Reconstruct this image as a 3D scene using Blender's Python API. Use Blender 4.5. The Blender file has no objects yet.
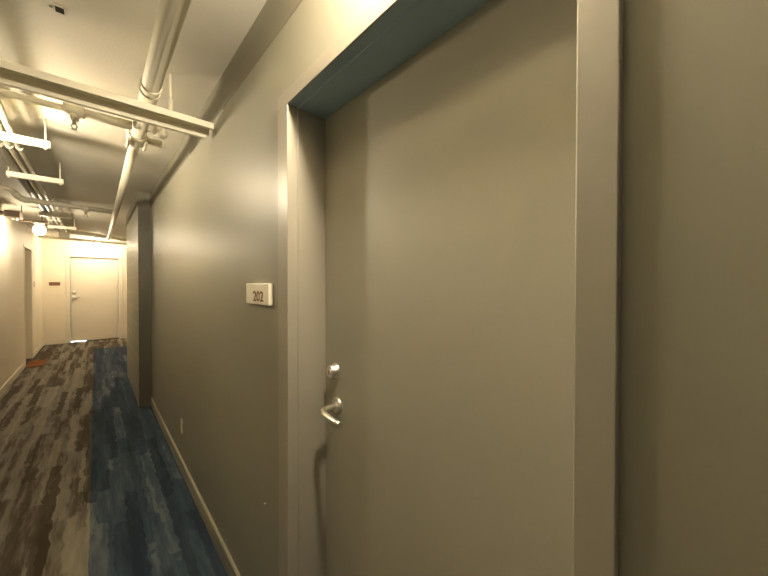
import bpy, bmesh, math, random
from mathutils import Vector, Matrix
random.seed(4)
S = bpy.context.scene
COL = S.collection

# ------------------------------------------------------------------ metrics
XR, XL, ZC = 0.5085, -0.9542, 2.60        # right wall, left wall, ceiling
YB, YF = -3.0, 11.36                      # rear end of what is built, far wall
FX = 0.4935                               # face of the near door frame
EYE = Vector((0, 0, 1.4926))

# ------------------------------------------------------------------ materials
def new_mat(name):
    m = bpy.data.materials.new(name); m.use_nodes = True
    nt = m.node_tree; b = nt.nodes['Principled BSDF']
    return m, nt, b

def paint(name, col, rough=0.5, spec=0.5, bump=0.03, scale=160, var=0.04, metal=0.0):
    m, nt, b = new_mat(name)
    tc = nt.nodes.new('ShaderNodeTexCoord')
    n = nt.nodes.new('ShaderNodeTexNoise'); n.inputs['Scale'].default_value = scale
    n.inputs['Detail'].default_value = 3
    nt.links.new(tc.outputs['Object'], n.inputs['Vector'])
    bp = nt.nodes.new('ShaderNodeBump'); bp.inputs['Strength'].default_value = bump
    bp.inputs['Distance'].default_value = 0.01
    nt.links.new(n.outputs['Fac'], bp.inputs['Height'])
    nt.links.new(bp.outputs['Normal'], b.inputs['Normal'])
    n2 = nt.nodes.new('ShaderNodeTexNoise'); n2.inputs['Scale'].default_value = 2.3
    n2.inputs['Detail'].default_value = 4
    nt.links.new(tc.outputs['Object'], n2.inputs['Vector'])
    mx = nt.nodes.new('ShaderNodeMix'); mx.data_type = 'RGBA'
    mx.inputs['A'].default_value = (*[c*(1-var) for c in col], 1)
    mx.inputs['B'].default_value = (*[min(1, c*(1+var)) for c in col], 1)
    nt.links.new(n2.outputs['Fac'], mx.inputs['Factor'])
    nt.links.new(mx.outputs['Result'], b.inputs['Base Color'])
    b.inputs['Roughness'].default_value = rough
    b.inputs['Specular IOR Level'].default_value = spec
    b.inputs['Metallic'].default_value = metal
    return m

M = {}
M['grey_wall']  = paint('grey_wall_paint', (0.30, 0.285, 0.225), 0.42, 0.55, 0.02)
M['grey_frame'] = paint('grey_frame_paint', (0.365, 0.34, 0.28), 0.36, 0.5, 0.015)
M['slate']      = paint('cool_light_head_tint', (0.30, 0.43, 0.53), 0.4, 0.5, 0.015)  # cool cast of the light under the door head, put into its colour
M['grey_door']  = paint('grey_door_paint', (0.38, 0.36, 0.29), 0.46, 0.5, 0.03)
M['dark_band']  = paint('band_paint', (0.20, 0.185, 0.14), 0.5, 0.4, 0.03)
M['cream']      = paint('cream_wall_paint', (0.80, 0.72, 0.58), 0.5, 0.4, 0.05)
M['cream_door'] = paint('cream_door_paint', (0.76, 0.69, 0.56), 0.4, 0.5, 0.01)
M['ceiling']    = paint('ceiling_paint', (0.63, 0.60, 0.52), 0.6, 0.3, 0.08, 60, 0.06)
M['pipe']       = paint('pipe_paint', (0.72, 0.67, 0.54), 0.4, 0.5, 0.01)
M['conduit_grey'] = paint('conduit_grey_paint', (0.24, 0.22, 0.17), 0.45, 0.5, 0.01)
M['conduit']    = paint('conduit_paint', (0.42, 0.39, 0.31), 0.35, 0.5, 0.01)
M['strut']      = paint('strut_paint', (0.85, 0.80, 0.66), 0.4, 0.5, 0.01)
M['base']       = paint('baseboard_paint', (0.38, 0.35, 0.27), 0.4, 0.5, 0.01)
M['steel']      = paint('brushed_steel', (0.86, 0.83, 0.76), 0.36, 0.5, 0.0, 100, 0.02, 1.0)
M['darksteel']  = paint('dark_metal', (0.16, 0.12, 0.085), 0.5, 0.5, 0.0)
M['plaque']     = paint('plaque_plastic', (0.93, 0.88, 0.74), 0.35, 0.5, 0.0)
M['ink']        = paint('brown_lettering', (0.22, 0.09, 0.035), 0.5, 0.4, 0.0)
M['brown_sign'] = paint('brown_sign_face', (0.20, 0.085, 0.04), 0.5, 0.4, 0.0)
M['hole']       = paint('dark_opening', (0.02, 0.013, 0.006), 0.8, 0.1, 0.0)
M['ivory']      = paint('ivory_plate', (0.75, 0.70, 0.52), 0.35, 0.5, 0.0)
M['mat']        = paint('orange_mat_coir', (0.27, 0.105, 0.035), 0.95, 0.1, 0.6, 300, 0.35)
M['threshold']  = paint('brown_sweep', (0.13, 0.095, 0.07), 0.8, 0.2, 0.1)
M['concrete']   = paint('pale_concrete', (0.7, 0.7, 0.7), 0.8, 0.2, 0.1)
M['rearwall']   = paint('rear_paint', (0.3, 0.29, 0.26), 0.6, 0.3, 0.05)

# painted blockwork: pale mortar lines every 0.2 m, staggered uprights
def block_mat():
    m, nt, b = new_mat('painted_blockwork')
    tc = nt.nodes.new('ShaderNodeTexCoord'); sp = nt.nodes.new('ShaderNodeSeparateXYZ')
    cb = nt.nodes.new('ShaderNodeCombineXYZ')
    nt.links.new(tc.outputs['Object'], sp.inputs[0])
    ad = nt.nodes.new('ShaderNodeMath'); ad.operation = 'ADD'
    nt.links.new(sp.outputs['X'], ad.inputs[0]); nt.links.new(sp.outputs['Y'], ad.inputs[1])
    zo = nt.nodes.new('ShaderNodeMath'); zo.operation = 'ADD'; zo.inputs[1].default_value = 0.02
    nt.links.new(sp.outputs['Z'], zo.inputs[0])
    nt.links.new(ad.outputs[0], cb.inputs['X']); nt.links.new(zo.outputs[0], cb.inputs['Y'])
    br = nt.nodes.new('ShaderNodeTexBrick')
    br.inputs['Scale'].default_value = 1.0
    br.inputs['Brick Width'].default_value = 0.4; br.inputs['Row Height'].default_value = 0.2
    br.inputs['Mortar Size'].default_value = 0.006; br.inputs['Mortar Smooth'].default_value = 0.3
    br.inputs['Color1'].default_value = (0.30, 0.28, 0.21, 1); br.inputs['Color2'].default_value = (0.28, 0.265, 0.195, 1)
    br.inputs['Mortar'].default_value = (0.42, 0.39, 0.30, 1)
    nt.links.new(cb.outputs[0], br.inputs['Vector'])
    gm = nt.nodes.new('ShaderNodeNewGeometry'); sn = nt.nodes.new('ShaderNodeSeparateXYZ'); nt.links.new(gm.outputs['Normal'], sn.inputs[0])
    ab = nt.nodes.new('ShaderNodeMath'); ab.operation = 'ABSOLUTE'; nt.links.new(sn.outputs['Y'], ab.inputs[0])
    mx = nt.nodes.new('ShaderNodeMix'); mx.data_type = 'RGBA'; mx.inputs['B'].default_value = (0.105, 0.096, 0.066, 1)  # Y-facing ends plain and darker, their shade put into the colour
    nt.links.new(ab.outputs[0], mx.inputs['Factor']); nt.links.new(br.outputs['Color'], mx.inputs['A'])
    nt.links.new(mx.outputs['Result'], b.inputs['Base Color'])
    bp = nt.nodes.new('ShaderNodeBump'); bp.inputs['Strength'].default_value = 0.4; bp.inputs['Distance'].default_value = 0.004
    bp.invert = True; bp.inputs['Strength'].default_value = 0.12
    nt.links.new(br.outputs['Fac'], bp.inputs['Height']); nt.links.new(bp.outputs['Normal'], b.inputs['Normal'])
    b.inputs['Roughness'].default_value = 0.45
    return m
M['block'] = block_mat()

def carpet_mat():
    m, nt, b = new_mat('streaked_plank_carpet')
    N, L = nt.nodes, nt.links
    def math_(op, a, c=None):
        n = N.new('ShaderNodeMath'); n.operation = op
        for i, v in enumerate((a, c)):
            if v is None: continue
            if isinstance(v, (int, float)): n.inputs[i].default_value = v
            else: L.new(v, n.inputs[i])
        return n.outputs[0]
    tc = N.new('ShaderNodeTexCoord'); sp = N.new('ShaderNodeSeparateXYZ'); L.new(tc.outputs['Object'], sp.inputs[0])
    X, Y = sp.outputs['X'], sp.outputs['Y']
    wob = N.new('ShaderNodeTexNoise'); wob.inputs['Scale'].default_value = 9; wob.inputs['Detail'].default_value = 5
    L.new(tc.outputs['Object'], wob.inputs['Vector'])
    w = math_('SUBTRACT', wob.outputs['Fac'], 0.5)
    xw = math_('ADD', X, math_('MULTIPLY', w, 0.06))
    yw = math_('ADD', Y, math_('MULTIPLY', w, 0.5))
    def cells(cw, cl, seed):
        c = math_('FLOOR', math_('DIVIDE', xw, cw))
        wn = N.new('ShaderNodeTexWhiteNoise'); wn.noise_dimensions = '2D'
        cv = N.new('ShaderNodeCombineXYZ'); L.new(c, cv.inputs[0]); cv.inputs[1].default_value = seed
        L.new(cv.outputs[0], wn.inputs['Vector'])
        r = math_('FLOOR', math_('ADD', math_('DIVIDE', yw, cl), math_('MULTIPLY', wn.outputs['Value'], 7.3)))
        cv2 = N.new('ShaderNodeCombineXYZ'); L.new(c, cv2.inputs[0]); L.new(r, cv2.inputs[1]); cv2.inputs[2].default_value = seed
        wn2 = N.new('ShaderNodeTexWhiteNoise'); wn2.noise_dimensions = '3D'; L.new(cv2.outputs[0], wn2.inputs['Vector'])
        return wn2.outputs['Value']
    def streak(sx, sy, det):
        mp = N.new('ShaderNodeMapping'); mp.inputs['Scale'].default_value = (sx, sy, 1)
        L.new(tc.outputs['Object'], mp.inputs['Vector'])
        n = N.new('ShaderNodeTexNoise'); n.inputs['Scale'].default_value = 1; n.inputs['Detail'].default_value = det
        L.new(mp.outputs[0], n.inputs['Vector']); return n.outputs['Fac']
    v = math_('ADD', math_('ADD', math_('MULTIPLY', cells(0.070, 1.05, 1.0), 0.26), math_('MULTIPLY', cells(0.050, 0.55, 5.0), 0.16)),
              math_('ADD', math_('MULTIPLY', streak(15, 1.5, 6), 0.46), math_('MULTIPLY', streak(42, 5, 4), 0.26)))
    v = math_('SUBTRACT', v, 0.07)
    def ramp(stops):
        r = N.new('ShaderNodeValToRGB'); e = r.color_ramp.elements
        while len(e) < len(stops): e.new(0.5)
        for el, (p, c) in zip(e, stops): el.position = p; el.color = (*c, 1)
        L.new(v, r.inputs['Fac']); return r.outputs['Color']
    brown = ramp([(0.32, (0.0600, 0.0450, 0.0300)), (0.46, (0.0930, 0.0750, 0.0540)), (0.54, (0.1875, 0.1650, 0.1320)), (0.76, (0.3075, 0.2730, 0.2190))])
    blue = ramp([(0.32, (0.0210, 0.0330, 0.0540)), (0.50, (0.0390, 0.0600, 0.0900)), (0.62, (0.0690, 0.0930, 0.1230)), (0.80, (0.1950, 0.2100, 0.2175))])
    edge = math_('GREATER_THAN', math_('ADD', X, math_('MULTIPLY', w, 0.02)), -0.036)
    far = math_('LESS_THAN', Y, 9.95)
    mx = N.new('ShaderNodeMix'); mx.data_type = 'RGBA'
    L.new(math_('MULTIPLY', edge, far), mx.inputs['Factor']); L.new(brown, mx.inputs['A']); L.new(blue, mx.inputs['B'])
    pile = N.new('ShaderNodeTexNoise'); pile.inputs['Scale'].default_value = 420; L.new(tc.outputs['Object'], pile.inputs['Vector'])
    bp = N.new('ShaderNodeBump'); bp.inputs['Strength'].default_value = 0.35; bp.inputs['Distance'].default_value = 0.004
    L.new(pile.outputs['Fac'], bp.inputs['Height']); L.new(bp.outputs['Normal'], b.inputs['Normal'])
    L.new(mx.outputs['Result'], b.inputs['Base Color'])
    b.inputs['Roughness'].default_value = 0.9; b.inputs['Specular IOR Level'].default_value = 0.15
    return m
M['carpet'] = carpet_mat()

def glow(name, col, strength):
    m, nt, b = new_mat(name)
    b.inputs['Base Color'].default_value = (0.9, 0.85, 0.75, 1)
    b.inputs['Emission Color'].default_value = (*col, 1)
    b.inputs['Emission Strength'].default_value = strength
    return m
WARM = (1.0, 0.85, 0.61)
M['glow'] = glow('lit_opal_glass', WARM, 15.0)
M['glow_side'] = glow('lit_opal_glass_side', WARM, 56.0)
M['glow_dim'] = glow('lit_opal_glass_far', WARM, 50.0)
M['glow_near'] = glow('lit_opal_glass_near', WARM, 58.0)

# ------------------------------------------------------------------ mesh helpers
def B(): return bmesh.new()
def box(bm, x0, x1, y0, y1, z0, z1):
    vs = [bm.verts.new((x, y, z)) for x in (x0, x1) for y in (y0, y1) for z in (z0, z1)]
    for f in ((0,1,3,2),(4,6,7,5),(0,4,5,1),(2,3,7,6),(0,2,6,4),(1,5,7,3)):
        bm.faces.new([vs[i] for i in f])
    return bm
def tube(bm, pts, r, seg=20, caps=True):
    pts = [Vector(p) for p in pts]; rs = r if isinstance(r, (list, tuple)) else [r]*len(pts)
    rings = []; ref = None
    for i, p in enumerate(pts):
        if i == 0: d = pts[1]-p
        elif i == len(pts)-1: d = p-pts[i-1]
        else: d = (pts[i+1]-p).normalized()+(p-pts[i-1]).normalized()
        d.normalize()
        if ref is None: ref = Vector((0,0,1)) if abs(d.z) < 0.9 else Vector((1,0,0))
        u = d.cross(ref).normalized(); v = u.cross(d).normalized(); ref = v
        rings.append([bm.verts.new(p+rs[i]*(math.cos(2*math.pi*k/seg)*u+math.sin(2*math.pi*k/seg)*v)) for k in range(seg)])
    for a, b in zip(rings, rings[1:]):
        for k in range(seg):
            f = bm.faces.new((a[k], a[(k+1)%seg], b[(k+1)%seg], b[k])); f.smooth = True
    if caps:
        bm.faces.new(rings[0][::-1]); bm.faces.new(rings[-1])
    return bm
def lathe(bm, prof, base, axis, seg=24):
    """prof: (distance along axis, radius)"""
    a = Vector(axis).normalized(); base = Vector(base)
    ref = Vector((0,0,1)) if abs(a.z) < 0.9 else Vector((1,0,0))
    u = a.cross(ref).normalized(); v = a.cross(u).normalized(); rings = []
    for t, r in prof:
        r = max(r, 1e-4)
        rings.append([bm.verts.new(base+a*t+r*(math.cos(2*math.pi*k/seg)*u+math.sin(2*math.pi*k/seg)*v)) for k in range(seg)])
    for p, q in zip(rings, rings[1:]):
        for k in range(seg):
            bm.faces.new((p[k], p[(k+1)%seg], q[(k+1)%seg], q[k]))
    bm.faces.new(rings[0][::-1]); bm.faces.new(rings[-1])
    return bm
def prism(bm, poly, axis, a0, a1):
    """extrude a 2-D outline along x or y; poly in the remaining two axes in order"""
    def P(u, v, t): return {'x': (t, u, v), 'y': (u, t, v), 'z': (u, v, t)}[axis]
    A = [bm.verts.new(P(u, v, a0)) for u, v in poly]; Bv = [bm.verts.new(P(u, v, a1)) for u, v in poly]
    n = len(poly)
    for k in range(n): bm.faces.new((A[k], A[(k+1)%n], Bv[(k+1)%n], Bv[k]))
    bm.faces.new(A[::-1]); bm.faces.new(Bv)
    return bm
def obj(name, bm, mat, parent=None, bevel=0, smooth=False, label=None):
    bmesh.ops.recalc_face_normals(bm, faces=bm.faces)
    me = bpy.data.meshes.new(name); bm.to_mesh(me); bm.free()
    o = bpy.data.objects.new(name, me); COL.objects.link(o)
    me.materials.append(M[mat] if isinstance(mat, str) else mat)
    if smooth:
        for p in me.polygons: p.use_smooth = True
        try: me.set_sharp_from_angle(angle=math.radians(40))
        except Exception: pass
    if bevel:
        md = o.modifiers.new('bevel', 'BEVEL'); md.width = bevel; md.segments = 2
        md.limit_method = 'ANGLE'; md.angle_limit = math.radians(40)
    if parent:
        o.parent = parent; o.matrix_parent_inverse = Matrix.Translation(-parent.location)
    if label: o['label'] = label
    return o
def tag(o, label, cat, group=None, kind=None):
    o['label'] = label; o['category'] = cat
    if group: o['group'] = group
    if kind: o['kind'] = kind
    return o
def thing(name, label, cat, loc=(0,0,0), group=None, kind=None):
    o = bpy.data.objects.new(name, None); COL.objects.link(o); o.location = loc
    o.empty_display_size = 0.1
    return tag(o, label, cat, group, kind)
def struct(name, bm, mat, label, cat, bevel=0):
    return tag(obj(name, bm, mat, None, bevel), label, cat, None, 'structure')
def copy_thing(root, delta, label):
    r = root.copy(); COL.objects.link(r); r.location = root.location + Vector(delta); r['label'] = label
    for ch in list(root.children):
        c = ch.copy(); COL.objects.link(c); c.parent = r
        for g in list(ch.children):
            d = g.copy(); COL.objects.link(d); d.parent = c
    return r

# ------------------------------------------------------------------ the shell
struct('floor', box(B(), XL-0.25, 2.2, YB, YF+1.4, -0.1, 0.0), 'carpet',
       'plank-pattern carpet floor, streaky brown on the left and navy blue along the grey wall', 'floor')
struct('ceiling', box(B(), XL-0.25, 2.2, YB, YF+0.12, ZC, ZC+0.12), 'ceiling',
       'off-white painted ceiling carrying the pipes and conduits', 'ceiling')
# left wall with the recessed doorway
D3A, D3B, D3Z = 8.62, 9.55, 2.20
bm = B()
box(bm, XL-0.2, XL, 5.0, D3A, 0, ZC); box(bm, XL-0.2, XL, D3B, YF+0.1, 0, ZC); box(bm, XL-0.2, XL, D3A, D3B, D3Z, ZC)
struct('wall_left', bm, 'cream', 'cream painted corridor wall on the left side', 'wall')
struct('wall_left_near', box(B(), XL-0.2, XL, YB, 5.0, 0, ZC), 'grey_wall', 'grey painted left wall facing the near grey door', 'wall')
# right wall with the near doorway
OY0, OY1, OZ = 0.158, 1.051, 2.111          # clear opening at the frame face
GY0, GY1, GZ = 0.108, 1.129, 2.160          # outer edge of the frame
bm = B()
box(bm, XR, XR+0.25, YB, GY0+0.004, 0, ZC); box(bm, XR, XR+0.25, GY1-0.004, 4.85, 0, ZC)
box(bm, XR, XR+0.25, GY0+0.004, GY1-0.004, GZ-0.004, ZC)
struct('wall_right', bm, 'grey_wall', 'long grey-olive painted wall around the near grey door', 'wall')
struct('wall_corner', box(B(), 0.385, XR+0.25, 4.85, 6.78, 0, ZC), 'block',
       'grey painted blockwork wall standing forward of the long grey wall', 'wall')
# far end wall with doorway, and the side passage to the right
D2A, D2B, D2Z = -0.475, 0.468, 2.175
bm = B()
box(bm, XL-0.2, D2A, YF, YF+0.12, 0, ZC); box(bm, D2B, 2.2, YF, YF+0.12, 0, ZC); box(bm, D2A, D2B, YF, YF+0.12, D2Z, ZC)
struct('wall_far', bm, 'cream', 'cream end wall of the corridor around the far door', 'wall')
struct('wall_side', box(B(), 2.0, 2.2, 6.78, YF, 0, ZC), 'cream', 'cream wall of the side passage beyond the blockwork', 'wall')
struct('wall_passage', box(B(), XR+0.25, 2.0, 6.66, 6.78, 0, ZC), 'cream', 'cream return wall of the side passage behind the blockwork', 'wall')

# upper band along the right wall, wrapping the blockwork
bm = B()
box(bm, XR-0.0012, XR, YB, 4.85, 2.415, ZC)
struct('trim_1', bm, 'dark_band', 'grey band along the top of the long grey wall under the ceiling', 'trim', 0.003)
bm = B()
box(bm, 0.385-0.004, XR, 4.846, 4.85, 2.43, ZC); box(bm, 0.385-0.004, 0.385, 4.85, 6.78, 2.43, ZC)
struct('trim_2', bm, 'dark_band', 'dark band around the top of the blockwork wall', 'trim', 0.003)

# baseboards (small slope on the top edge)
def base_y(bm, xw, s, y0, y1, h=0.10, t=0.012):
    prism(bm, [(xw, 0), (xw+s*t, 0), (xw+s*t, h-0.006), (xw+s*t*0.45, h), (xw, h)], 'y', y0, y1); return bm
struct('baseboard_right', base_y(base_y(B(), XR, -1, GY1+0.002, 4.85), XR, -1, YB, GY0-0.002), 'base',
       'thin grey-beige baseboard along the foot of the long grey wall', 'baseboard')
struct('baseboard_left', base_y(base_y(B(), XL, 1, YB, D3A-0.02), XL, 1, D3B+0.02, YF), 'cream_door',
       'cream baseboard along the foot of the left wall', 'baseboard')
bm = B()
for x0, x1 in ((XL+0.013, D2A-0.075), (D2B+0.1, 1.99)):
    prism(bm, [(YF, 0), (YF-0.012, 0), (YF-0.012, 0.104), (YF-0.005, 0.11), (YF, 0.11)], 'x', x0, x1)
struct('baseboard_far', bm, 'cream_door', 'cream baseboard along the foot of the end wall', 'baseboard')

# ------------------------------------------------------------------ door_1, the near grey door
d1 = thing('door_1', 'tall grey-olive door set deep in the right wall, with steel deadbolt and lever', 'door', (XR, 0.6, 0), kind='structure')
LX = 0.642                                   # face of the leaf
JX = 0.531                                   # where the stop steps in
st = 0.005
def jamb(y_face, y_out, sgn):
    """U-shaped metal jamb profile, in x-y, extruded upwards; sgn = +1 on the far side"""
    bm = B()
    poly = [(FX, y_out), (FX, y_face), (JX, y_face), (JX, y_face-sgn*st), (LX, y_face-sgn*st), (LX, y_face+sgn*0.012), (LX+0.055, y_face+sgn*0.012), (LX+0.055, y_out)]
    prism(bm, poly, 'z', 0, OZ)
    return bm
jl = obj('door_frame', jamb(OY1, GY1, 1), 'grey_frame', d1, 0.0022)
obj('door_frame', jamb(OY0, GY0, -1), 'grey_frame', d1, 0.0022)
bm = B()
poly = [(FX, GZ), (FX, OZ), (FX+0.004, OZ), (FX+0.004, GZ)]
prism(bm, poly, 'y', GY0, GY1)
obj('frame_head_face', bm, 'grey_frame', d1, 0.001)
bm = B()
poly = [(FX+0.004, GZ), (FX+0.004, OZ), (JX, OZ), (JX, OZ-st), (LX, OZ-st), (LX, OZ+0.012), (LX+0.055, OZ+0.012), (LX+0.055, GZ)]
prism(bm, poly, 'y', GY0, GY1)
obj('frame_head', bm, 'slate', d1, 0.002, label='door head, cool light on its underside put into the slate blue-grey colour')
leaf = obj('door_leaf', box(B(), LX, LX+0.044, OY0-0.008, OY1+0.008, 0.008, OZ+0.008), 'grey_door', d1, 0.002)
# deadbolt
db = obj('deadbolt', lathe(B(), [(0,0.028),(0.004,0.028),(0.008,0.0255),(0.024,0.022),(0.027,0.020),(0.0275,0.0)], (LX, 0.978, 1.182), (-1,0,0), 32), 'steel', d1, 0, True, 'round steel deadbolt cylinder')
bm = B(); lathe(bm, [(0,0.011),(0.003,0.011),(0.0035,0.0)], (LX-0.0272, 0.978, 1.182), (-1,0,0)); 
plug = obj('key_plug', bm, 'steel', db, 0, True)
obj('keyway', box(B(), LX-0.0315, LX-0.0306, 0.977, 0.979, 1.176, 1.189), 'hole', plug.parent and db)
# lever set
lz = 1.062
lv = obj('lever_rose', lathe(B(), [(0,0.028),(0.005,0.028),(0.010,0.024),(0.012,0.016),(0.0125,0.0)], (LX, 0.966, lz), (-1,0,0), 32), 'steel', d1, 0, True)
bm = B()
tube(bm, [(LX-0.010,0.966,lz),(LX-0.045,0.966,lz-0.002),(LX-0.060,0.963,lz-0.004),(LX-0.069,0.952,lz-0.006),(LX-0.071,0.93,lz-0.008),(LX-0.072,0.90,lz-0.010),(LX-0.072,0.865,lz-0.012),(LX-0.071,0.848,lz-0.013)],
     [0.0105,0.0105,0.011,0.0115,0.0105,0.0100,0.0105,0.009], 16)
obj('lever_handle', bm, 'steel', lv)

# ------------------------------------------------------------------ door_2, the cream door at the far end
d2 = thing('door_2', 'cream flush door in the end wall of the corridor with daylight under it', 'door', (0, YF, 0), kind='structure')
bm = B()
cw = 0.075
box(bm, D2A-cw, D2A, YF-0.018, YF+0.12, 0, D2Z); box(bm, D2B, D2B+cw+0.02, YF-0.018, YF+0.12, 0, D2Z)
box(bm, D2A-cw, D2B+cw+0.02, YF-0.018, YF+0.12, D2Z, D2Z+cw)
obj('door_frame', bm, 'cream_door', d2, 0.003)
obj('door_leaf', box(B(), D2A+0.003, D2B-0.003, YF+0.055, YF+0.10, 0.022, D2Z-0.003), 'cream_door', d2, 0.002)
obj('door_sweep', box(B(), D2A+0.29, D2B-0.003, YF+0.02, YF+0.054, 0.001, 0.026), 'threshold', d2, 0.002, label='dark brown sweep at the foot of the door')
pl = obj('lock_plate', lathe(B(), [(0,0.045),(0.008,0.043),(0.028,0.034),(0.030,0.0)], (D2A+0.075, YF+0.055, 1.28), (0,-1,0)), 'steel', d2, 0, True)
pl = obj('lever_rose', lathe(B(), [(0,0.055),(0.010,0.052),(0.016,0.020),(0.05,0.016),(0.0505,0.0)], (D2A+0.075, YF+0.055, 1.14), (0,-1,0)), 'steel', d2, 0, True)
obj('lever_handle', tube(B(), [(D2A+0.075, YF+0.005, 1.14),(D2A+0.10, YF+0.0, 1.14),(D2A+0.19, YF+0.0, 1.138)], 0.011, 12), 'steel', pl)
# daylight outside
bm = B(); box(bm, D2A-0.6, D2B+0.6, YF+0.13, YF+1.3, 0.0, 0.004)
struct('ground_outside', bm, 'concrete', 'pale daylit ground outside the far door', 'ground')

# ------------------------------------------------------------------ door_3, the recessed door in the left wall
d3 = thing('door_3', 'cream door recessed in the left wall behind the orange mat', 'door', (XL, 9.08, 0), kind='structure')
bm = B()
box(bm, XL-0.2, XL+0.008, D3A-0.001, D3A+0.04, 0, D3Z-0.04); box(bm, XL-0.2, XL+0.008, D3B-0.04, D3B+0.001, 0, D3Z-0.04)
box(bm, XL-0.2, XL+0.008, D3A-0.001, D3B+0.001, D3Z-0.04, D3Z+0.001)
obj('door_frame', bm, 'cream_door', d3, 0.002)
obj('door_leaf', box(B(), XL-0.185, XL-0.145, D3A+0.043, D3B-0.043, 0.008, D3Z-0.043), 'cream_door', d3, 0.002)
ro = obj('lever_rose', lathe(B(), [(0,0.034),(0.008,0.032),(0.012,0.014),(0.05,0.012),(0.0505,0.0)], (XL-0.145, D3A+0.11, 1.05), (1,0,0)), 'steel', d3, 0, True)
obj('lever_handle', tube(B(), [(XL-0.097, D3A+0.11, 1.05),(XL-0.092, D3A+0.14, 1.05),(XL-0.092, D3A+0.22, 1.048)], 0.010, 12), 'steel', ro)

# ------------------------------------------------------------------ signs and small wall things
sg = thing('unit_sign', 'small cream plaque with the brown number 202 on the grey wall beside the near door', 'sign', (XR, 1.36, 1.45))
obj('plaque', box(B(), XR-0.018, XR, 1.208, 1.454, 1.410, 1.495), 'plaque', sg, 0.003)
def text_mesh(body, size, mat, name, parent, origin, sx=1.0, depth=0.0008):
    cu = bpy.data.curves.new(name, 'FONT'); cu.body = body; cu.size = size; cu.align_x = 'CENTER'; cu.align_y = 'CENTER'
    cu.extrude = depth; cu.offset = size*0.012
    t = bpy.data.objects.new(name, cu); COL.objects.link(t)
    dg = bpy.context.evaluated_depsgraph_get(); me = bpy.data.meshes.new_from_object(t.evaluated_get(dg))
    COL.objects.unlink(t); bpy.data.objects.remove(t)
    # text x runs towards -Y on the right-hand wall, text y runs up, facing -X
    for v in me.vertices:
        x, y, z = v.co; v.co = (origin[0]-z, origin[1]-x*sx, origin[2]+y)
    me.flip_normals() if False else None
    o = bpy.data.objects.new(name, me); COL.objects.link(o); me.materials.clear(); me.materials.append(M[mat])
    o.parent = parent; o.matrix_parent_inverse = Matrix.Translation(-parent.location)
    return o
text_mesh('202', 0.058, 'ink', 'unit_number', sg, (XR-0.0186, 1.312, 1.441), 1.25)
# raised dots of braille above the number
bm = B()
for y, z in ((1.336,1.483),(1.336,1.477),(1.328,1.483),(1.310,1.478),(1.302,1.481),(1.294,1.479),(1.286,1.481)):
    lathe(bm, [(0,0.0021),(0.0008,0.0017),(0.0012,0.0)], (XR-0.018, y, z), (-1,0,0), 8)
obj('braille', bm, 'plaque', sg)

ws = thing('wall_sign', 'brown rectangular sign on the cream end wall left of the far door', 'sign', (-0.74, YF, 1.50))
obj('sign_backing', box(B(), -0.853, -0.640, YF-0.008, YF, 1.430, 1.545), 'plaque', ws, 0.001)
obj('sign_face', box(B(), -0.845, -0.648, YF-0.013, YF-0.008, 1.448, 1.535), 'brown_sign', ws, 0.001)

lp = thing('door_plaque', 'small pale plate on the left wall just past the recessed door', 'sign', (XL, 9.95, 1.49))
obj('plaque', box(B(), XL, XL+0.014, 9.85, 10.05, 1.43, 1.54), 'ivory', lp, 0.002)

ot = thing('outlet', 'ivory outlet cover plate low on the long grey wall', 'outlet', (XR, 2.99, 0.36))
obj('cover_plate', box(B(), XR-0.006, XR, 2.968, 3.016, 0.305, 0.413), 'ivory', ot, 0.002)
for z in (0.336, 0.379):
    f = obj('receptacle', lathe(B(), [(0,0.0165),(0.0016,0.0165),(0.0018,0.0)], (XR-0.006, 2.992, z), (-1,0,0)), 'ivory', ot)
    bm = B()
    for dy in (-0.006, 0.006): box(bm, XR-0.0082, XR-0.0077, 2.992+dy-0.001, 2.992+dy+0.001, z-0.002, z+0.007)
    obj('slots', bm, 'hole', f)
tag(obj('nail', lathe(B(), [(0,0.0016),(0.006,0.0016),(0.0062,0.004),(0.0078,0.003),(0.008,0.0)], (XR, 1.284, 0.608), (-1,0,0), 12), 'steel'),
    'tiny bright nail head low on the grey wall left of the near door', 'nail')

mt = thing('doormat', 'orange-brown doormat on the floor before the recessed left door', 'doormat', (-0.80, 8.75, 0))
obj('border', box(B(), -0.950, -0.70, 8.45, 9.12, 0.0, 0.010), 'threshold', mt, 0.003)
obj('pile', box(B(), -0.935, -0.715, 8.48, 9.09, 0.010, 0.018), 'mat', mt, 0.004)

# ------------------------------------------------------------------ ceiling cut-out and screw
jb = thing('junction_box', 'small dark rectangular opening in the ceiling above the near hanging strut', 'junction box', (-0.095, 1.86, ZC))
X0,X1,Y0,Y1 = -0.113,-0.0865,1.838,1.878
bm = B()
for a in ((X0-.005,X0,Y0-.005,Y1+.005),(X1,X1+.005,Y0-.005,Y1+.005),(X0,X1,Y0-.005,Y0),(X0,X1,Y1,Y1+.005)): box(bm, *a, ZC-0.003, ZC)
obj('rim', bm, 'ceiling', jb)
obj('opening', box(B(), X0,X1,Y0,Y1,ZC-0.0012,ZC), 'hole', jb)
tag(obj('screw', lathe(B(), [(0,0.0075),(0.002,0.0075),(0.005,0.004),(0.0055,0.0)], (-0.126, 1.863, ZC), (0,0,-1), 14), 'steel'),
    'small round screw head in the ceiling beside the dark opening', 'screw')

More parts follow.
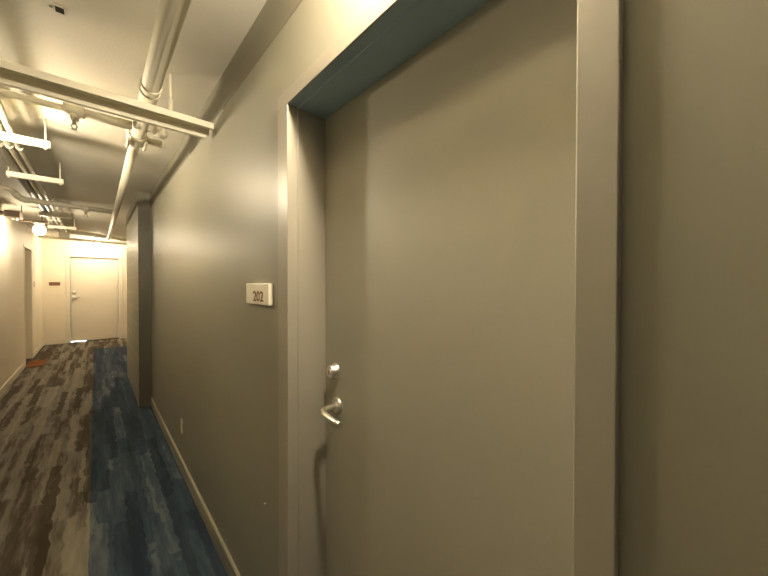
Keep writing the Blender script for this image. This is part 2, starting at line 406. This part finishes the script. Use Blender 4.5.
# ------------------------------------------------------------------ pipes
PX, PZ = 0.205, 2.435
mp = thing('sprinkler_main_pipe', 'thick cream pipe running along the ceiling above the grey wall', 'pipe', (PX, 0, PZ))
obj('pipe_run', tube(B(), [(PX,YB,PZ),(PX,2.66,PZ)], 0.038, 28), 'pipe', mp, label='thicker near run of the pipe')
obj('pipe_run', tube(B(), [(PX,2.70,PZ-0.004),(PX,8.75,PZ-0.004)], 0.030, 24), 'pipe', mp, label='thinner far run of the pipe')
bm = B(); tube(bm, [(PX,2.55,PZ),(PX,2.57,PZ),(PX,2.68,PZ),(PX,2.72,PZ-0.002)], [0.044,0.050,0.050,0.038], 28)
cp = obj('coupling', bm, 'pipe', mp)
for a in range(4):
    t = math.pi/4+a*math.pi/2; c, s = math.cos(t), math.sin(t)
    obj('bolt', tube(B(), [(PX+0.062*c, 2.555, PZ+0.062*s),(PX+0.062*c, 2.70, PZ+0.062*s)], 0.009, 8), 'pipe', cp)
bm = B(); tube(bm, [(PX+0.04,2.60,PZ-0.01),(PX+0.10,2.60,PZ-0.012),(PX+0.125,2.60,PZ-0.014)], [0.022,0.022,0.027], 16)
tube(bm, [(PX+0.125,2.60,PZ-0.014),(PX+0.15,2.60,PZ-0.015)], [0.027,0.020], 16)
obj('side_outlet', bm, 'pipe', mp)
bm = B(); tube(bm, [(PX+0.03,2.40,PZ-0.005),(PX+0.085,2.40,PZ-0.005)], 0.024, 16); tube(bm, [(PX+0.085,2.40,PZ-0.005),(PX+0.125,2.42,PZ-0.02)], [0.036,0.030], 16)
obj('drain_plug', bm, 'pipe', mp)
for ry in (1.885, 1.945):      # ring hangers just before the strut
    bm = B()
    tube(bm, [(PX+0.0405*math.cos(t*math.pi/12), ry, PZ+0.0405*math.sin(t*math.pi/12)) for t in range(25)], 0.004, 8)
    tube(bm, [(PX,ry,PZ+0.040),(PX,ry,ZC)], 0.004, 8)
    obj('ring_hanger', bm, 'strut', mp)
bm = B(); tube(bm, [(PX,8.70,PZ-0.004),(PX,8.78,PZ-0.004)], 0.038, 20)
obj('end_cap', bm, 'pipe', mp)

def sprinkler_head(parent, x, y, z, s=1.0):
    h = obj('sprinkler_head', tube(B(), [(x,y,z),(x,y,z-0.022*s)], 0.009*s, 12), 'conduit', parent)
    bm = B()
    for sx in (-1, 1): tube(bm, [(x+sx*0.007*s,y,z-0.02*s),(x+sx*0.012*s,y,z-0.032*s),(x+sx*0.003*s,y,z-0.046*s)], 0.003*s, 8)
    obj('head_arms', bm, 'conduit', h)
    obj('deflector', lathe(B(), [(0,0.014*s),(0.002*s,0.014*s),(0.0025*s,0.0)], (x,y,z-0.045*s), (0,0,-1), 12), 'conduit', h)
b1 = thing('sprinkler_branch_pipe', 'near cream cross pipe with a tee and sprinkler head behind the wide hanging strut', 'pipe', (-0.3, 2.38, 2.40), group='sprinkler branch pipes')
by, bz = 2.385, 2.412
obj('pipe_run', tube(B(), [(PX-0.041,by,bz),(-0.045,by,bz)], 0.025, 20), 'pipe', b1, label='thicker run of the cross pipe')
obj('pipe_run', tube(B(), [(-0.11,by,bz),(XL,by,bz)], 0.0165, 20), 'pipe', b1, label='thinner run of the cross pipe')
bm = B(); tube(bm, [(-0.035,by,bz),(-0.12,by,bz)], 0.031, 20); tube(bm, [(-0.078,by,bz-0.02),(-0.078,by,bz-0.055)], [0.024,0.018], 16)
te = obj('tee', bm, 'pipe', b1)
sprinkler_head(te, -0.078, by, bz-0.052, 1.0)
cy, cz = 5.235, 2.405
b2 = thing('sprinkler_branch_pipe', 'middle cream cross pipe with an elbow at the left wall before the lamp', 'pipe', (-0.3, cy, cz), group='sprinkler branch pipes')
obj('pipe_run', tube(B(), [(PX-0.038,cy+0.165,cz+0.008),(-0.545,cy,cz)], 0.0265, 20), 'pipe', b2)
obj('elbow', tube(B(), [(-0.53,cy,cz),(-0.58,cy,cz+0.004),(-0.615,cy-0.02,cz+0.025),(-0.635,cy-0.06,cz+0.06)], [0.033,0.033,0.032,0.031], 20), 'pipe', b2)
obj('pipe_end', tube(B(), [(-0.63,cy-0.05,cz+0.055),(-0.66,cy-0.08,cz+0.075),(-0.72,cy-0.10,cz+0.08),(XL,cy-0.12,cz+0.08)], 0.024, 18), 'pipe', b2)
hy = cy+0.11
bm = B(); tube(bm, [(-0.045,hy+0.008,cz),(-0.115,hy-0.008,cz)], 0.032, 18); tube(bm, [(-0.08,hy,cz-0.02),(-0.08,hy,cz-0.05)], 0.019, 14)
te = obj('tee', bm, 'pipe', b2); sprinkler_head(te, -0.08, hy, cz-0.05, 1.2)
for p0, p1, rr, lab in (((-0.90, 8.74, 2.552), (1.98, 10.40, 2.47), 0.036, 'far cream cross pipe with a coupling under the end of the thick pipe'),
                        ((-0.90, 10.02, 2.500), (1.98, 10.75, 2.50), 0.029, 'farthest thin cross pipe before the end wall')):
    p0, p1 = Vector(p0), Vector(p1); d = p1-p0
    t = thing('cross_pipe', lab, 'pipe', (p0+p1)/2, group='cross pipes at the far end')
    obj('pipe_run', tube(B(), [p0, p1], rr, 18), 'strut', t)
    obj('coupling', tube(B(), [p0+d*0.31, p0+d*0.345], rr+0.008, 18), 'strut', t)
    for q in (0.08, 0.42): obj('hanger_rod', tube(B(), [p0+d*q+Vector((0,0,rr*0.9)), Vector(((p0+d*q).x, (p0+d*q).y, ZC))], 0.005, 8), 'strut', t)

# conduits on the left, resting on the brackets
CZ = 2.451
def conduit(name, label, x, r, jog, mat, z=CZ):
    t = thing(name, label, 'conduit', (x, 3, z), group='conduits along the left of the ceiling')
    pts = [(x,YB,z+r),(x,2.72,z+r),(x-jog*0.5,2.86,z+r),(x-jog,3.0,z+r),(x-jog-0.004,6.9,z+r),(x-jog-0.008,8.45,z+r),(x-jog-0.008,8.53,z+r+0.02),(x-jog-0.008,8.56,z+r+0.06),(x-jog-0.008,8.56,ZC)]
    obj('conduit_run', tube(B(), pts, r, 18), mat, t)
    for yy in (3.45, 7.0): obj('coupling', tube(B(), [(x-jog,yy,z+r),(x-jog,yy+0.06,z+r)], r+0.004, 18), mat, t)
    return t
conduit('conduit', 'rightmost thin cream conduit of the bundle left of the ceiling', -0.383, 0.015, 0.014, 'conduit')
conduit('conduit', 'middle thin cream conduit of the bundle left of the ceiling', -0.434, 0.017, 0.012, 'conduit')
conduit('conduit', 'leftmost thick conduit of the bundle left of the ceiling', -0.503, 0.034, 0.0, 'conduit_grey')

# ------------------------------------------------------------------ struts
def channel(bm, x0, x1, y0, w, zb, h, t=0.0035, lip=0.012):
    """slotted channel along x, open side down"""
    prism(bm, [(y0,zb),(y0,zb+h),(y0+w,zb+h),(y0+w,zb),(y0+w-lip,zb),(y0+w-lip,zb+0.006),(y0+w-t,zb+0.006),(y0+w-t,zb+h-t),(y0+t,zb+h-t),(y0+t,zb+0.006),(y0+lip,zb+0.006),(y0+lip,zb)], 'x', x0, x1)
    return bm
hs = thing('hanging_strut', 'long wide cream strut hung across the corridor from the left to the grey wall', 'strut', (0, 1.98, 2.35), group='struts hung under the ceiling')
bm = B(); prism(bm, [(1.970,2.350),(1.970,2.382),(2.074,2.382),(2.074,2.343),(2.070,2.343),(2.070,2.378),(1.9735,2.378),(1.9735,2.355),(1.986,2.355),(1.986,2.350)], 'x', -0.93, 0.495)
obj('front_channel', bm, 'strut', hs, 0.0008)
obj('back_rail', box(B(), -0.93, 0.476, 2.062, 2.082, 2.325, 2.343), 'strut', hs, 0.0012)
for x in (-0.62, 0.302):
    r = obj('threaded_rod', tube(B(), [(x,2.03,2.382),(x,2.03,ZC)], 0.0055, 10), 'strut', hs)
    obj('rod_sleeve', tube(B(), [(x,2.03,2.382),(x,2.03,2.465)], 0.010, 10), 'strut', r)

def bracket(label, y, x0, x1, zb=2.410, rods=True, mat='strut'):
    t = thing('bracket_strut', label, 'strut', ((x0+x1)/2, y, zb), group='short struts carrying the left conduits')
    obj('channel', channel(B(), x0, x1, y-0.0205, 0.041, zb, 0.041), mat, t, 0.001)
    for x in (x0+0.012, x1-0.022):
        rd = obj('threaded_rod', tube(B(), [(x,y,zb-0.012),(x,y,ZC)], 0.0048, 8), mat, t)
        obj('nut', lathe(B(), [(0,0.010),(0.008,0.010)], (x,y,zb-0.010), (0,0,1), 6), mat, rd)
    return t
bracket('nearest short bracket strut under the left conduits, at the edge of the photo', 3.15, -0.558, -0.221)
bracket('second short bracket strut under the left conduits', 4.20, -0.558, -0.212)
bracket('third short bracket strut under the left conduits, just behind the middle cross pipe', 6.33, -0.558, -0.238)
bracket('fourth short bracket strut under the left conduits, near the bright lamp', 7.60, -0.573, -0.234)
lb = thing('bracket_strut', 'dark bracket bar holding the bright lamp by the left wall', 'strut', (-0.66, 6.86, 2.40), group='short struts carrying the left conduits')
obj('channel', channel(B(), -0.80, -0.515, 6.84, 0.041, 2.379, 0.030), 'darksteel', lb, 0.001)
for x in (-0.775, -0.575): obj('threaded_rod', tube(B(), [(x,6.86,2.384),(x,6.86,ZC)], 0.0048, 8), 'darksteel', lb)

# ------------------------------------------------------------------ lamps
def lamp(label, x, y, ztop, mat, r=0.062, drop=0.0, blockers=False):
    t = thing('jar_lamp', label, 'lamp', (x, y, ztop), group='jar lamps along the corridor')
    bm = B()
    if drop: tube(bm, [(x,y,ztop),(x,y,ztop-drop)], 0.012, 12)
    lathe(bm, [(0,0.055),(0.012,0.055),(0.02,0.048),(0.05,0.046),(0.052,0.0)], (x,y,ztop-drop), (0,0,-1), 20)
    obj('lamp_base', bm, 'pipe', t, 0, True)
    z = ztop-drop-0.05
    if blockers: obj('light_block_cap', lathe(B(), [(-0.014,0.0),(-0.013,0.05),(-0.002,0.095),(0.001,0.095),(-0.009,0.048),(-0.010,0.0)], (x,y,z), (0,0,-1), 28), 'pipe', t, 0, True)  # added cap, holds the jar's light off the ceiling above
    obj('glass_jar', lathe(B(), [(0,0.040),(0.012,r*0.92),(0.03,r),(0.085,r*0.97),(0.105,r*0.80),(0.118,r*0.45),(0.121,0.0)], (x,y,z), (0,0,-1), 24), mat, t, 0, True, 'glowing glass jar')
    if blockers: obj('light_block_dish', lathe(B(), [(0.125,0.0),(0.1255,0.06),(0.090,0.102),(0.092,0.105),(0.129,0.064),(0.130,0.0)], (x,y,z), (0,0,-1), 28), 'pipe', t, 0, True)  # added opaque dish, cuts the light reaching the lower walls
    return t
lamp('bright glowing jar lamp hung under the dark bar by the left wall', -0.60, 6.86, 2.378, 'glow')
lamp('jar lamp on the left of the ceiling behind the wide hanging strut', -0.58, 2.90, 2.60, 'glow_side', drop=0.19, blockers=True)
lamp('jar lamp on the ceiling close before the far door', 0.05, 10.58, 2.60, 'glow_dim', r=0.05)
lamp('jar lamp on the ceiling between the thick pipe and the near door', 0.422, 0.43, 2.60, 'glow_near', r=0.05, drop=0.09)

dt = thing('emergency_light', 'dark oblong fixture high on the left wall beside the bright lamp', 'light fixture', (XL+0.08, 6.7, 2.45))
bm = B(); prism(bm, [(6.52,2.445),(6.58,2.48),(6.80,2.48),(6.86,2.455),(6.85,2.41),(6.76,2.385),(6.58,2.395)], 'x', -0.90, -0.755)
obj('housing', bm, 'darksteel', dt, 0.008)
obj('mount', box(B(), XL, -0.899, 6.60, 6.78, 2.42, 2.465), 'darksteel', dt, 0.004)
obj('lens', lathe(B(), [(0,0.03),(0.01,0.03),(0.02,0.02),(0.021,0.0)], (-0.82, 6.72, 2.390), (0.1,-0.1,-1), 16), 'steel', dt, 0, True)
bx = thing('conduit_box', 'small white box on the far cross pipe right of the bright lamp', 'junction box', (-0.45, 8.99, 2.425))
obj('box_body', box(B(), -0.53, -0.37, 8.94, 9.04, 2.412, 2.492), 'strut', bx, 0.003)
obj('cover', box(B(), -0.525, -0.375, 8.936, 8.94, 2.417, 2.487), 'strut', bx, 0.001)

# ------------------------------------------------------------------ daylight: outside the far door, and a dim cool world at the open rear end
ld = bpy.data.lights.new('daylight', 'AREA'); ld.energy = 60; ld.color = (0.75, 0.85, 1.0); ld.size = 1.2
lo = bpy.data.objects.new('daylight', ld); COL.objects.link(lo); lo.location = (0, YF+0.85, 1.6)
w = bpy.data.worlds.new('world'); S.world = w; w.use_nodes = True
bg = w.node_tree.nodes['Background']; bg.inputs['Color'].default_value = (0.55, 0.75, 1.0, 1); bg.inputs['Strength'].default_value = 0.012

# ------------------------------------------------------------------ camera
cd = bpy.data.cameras.new('camera'); cd.sensor_width = 36; cd.sensor_fit = 'HORIZONTAL'
cd.lens = 36*323.247/768; cd.clip_start = 0.02
co = bpy.data.objects.new('camera', cd); COL.objects.link(co); co.location = EYE
yaw, pit, rol = math.radians(41.76457), math.radians(-0.66917), math.radians(0.0765)
f = Vector((math.sin(yaw)*math.cos(pit), math.cos(yaw)*math.cos(pit), math.sin(pit)))
r = Vector((math.cos(yaw), -math.sin(yaw), 0)); u = r.cross(f)
r2 = math.cos(rol)*r+math.sin(rol)*u; u2 = -math.sin(rol)*r+math.cos(rol)*u
co.rotation_euler = Matrix((r2, u2, -f)).transposed().to_euler()
S.camera = co
vs = S.view_settings; vs.view_transform = 'Standard'; vs.look = 'None'; vs.gamma = 1; vs.use_curve_mapping = False
vs.exposure = 3.3
S.cycles.max_bounces = 10; S.cycles.diffuse_bounces = 6; S.cycles.sample_clamp_indirect = 6
try: S.cycles.use_denoising = True
except Exception: pass
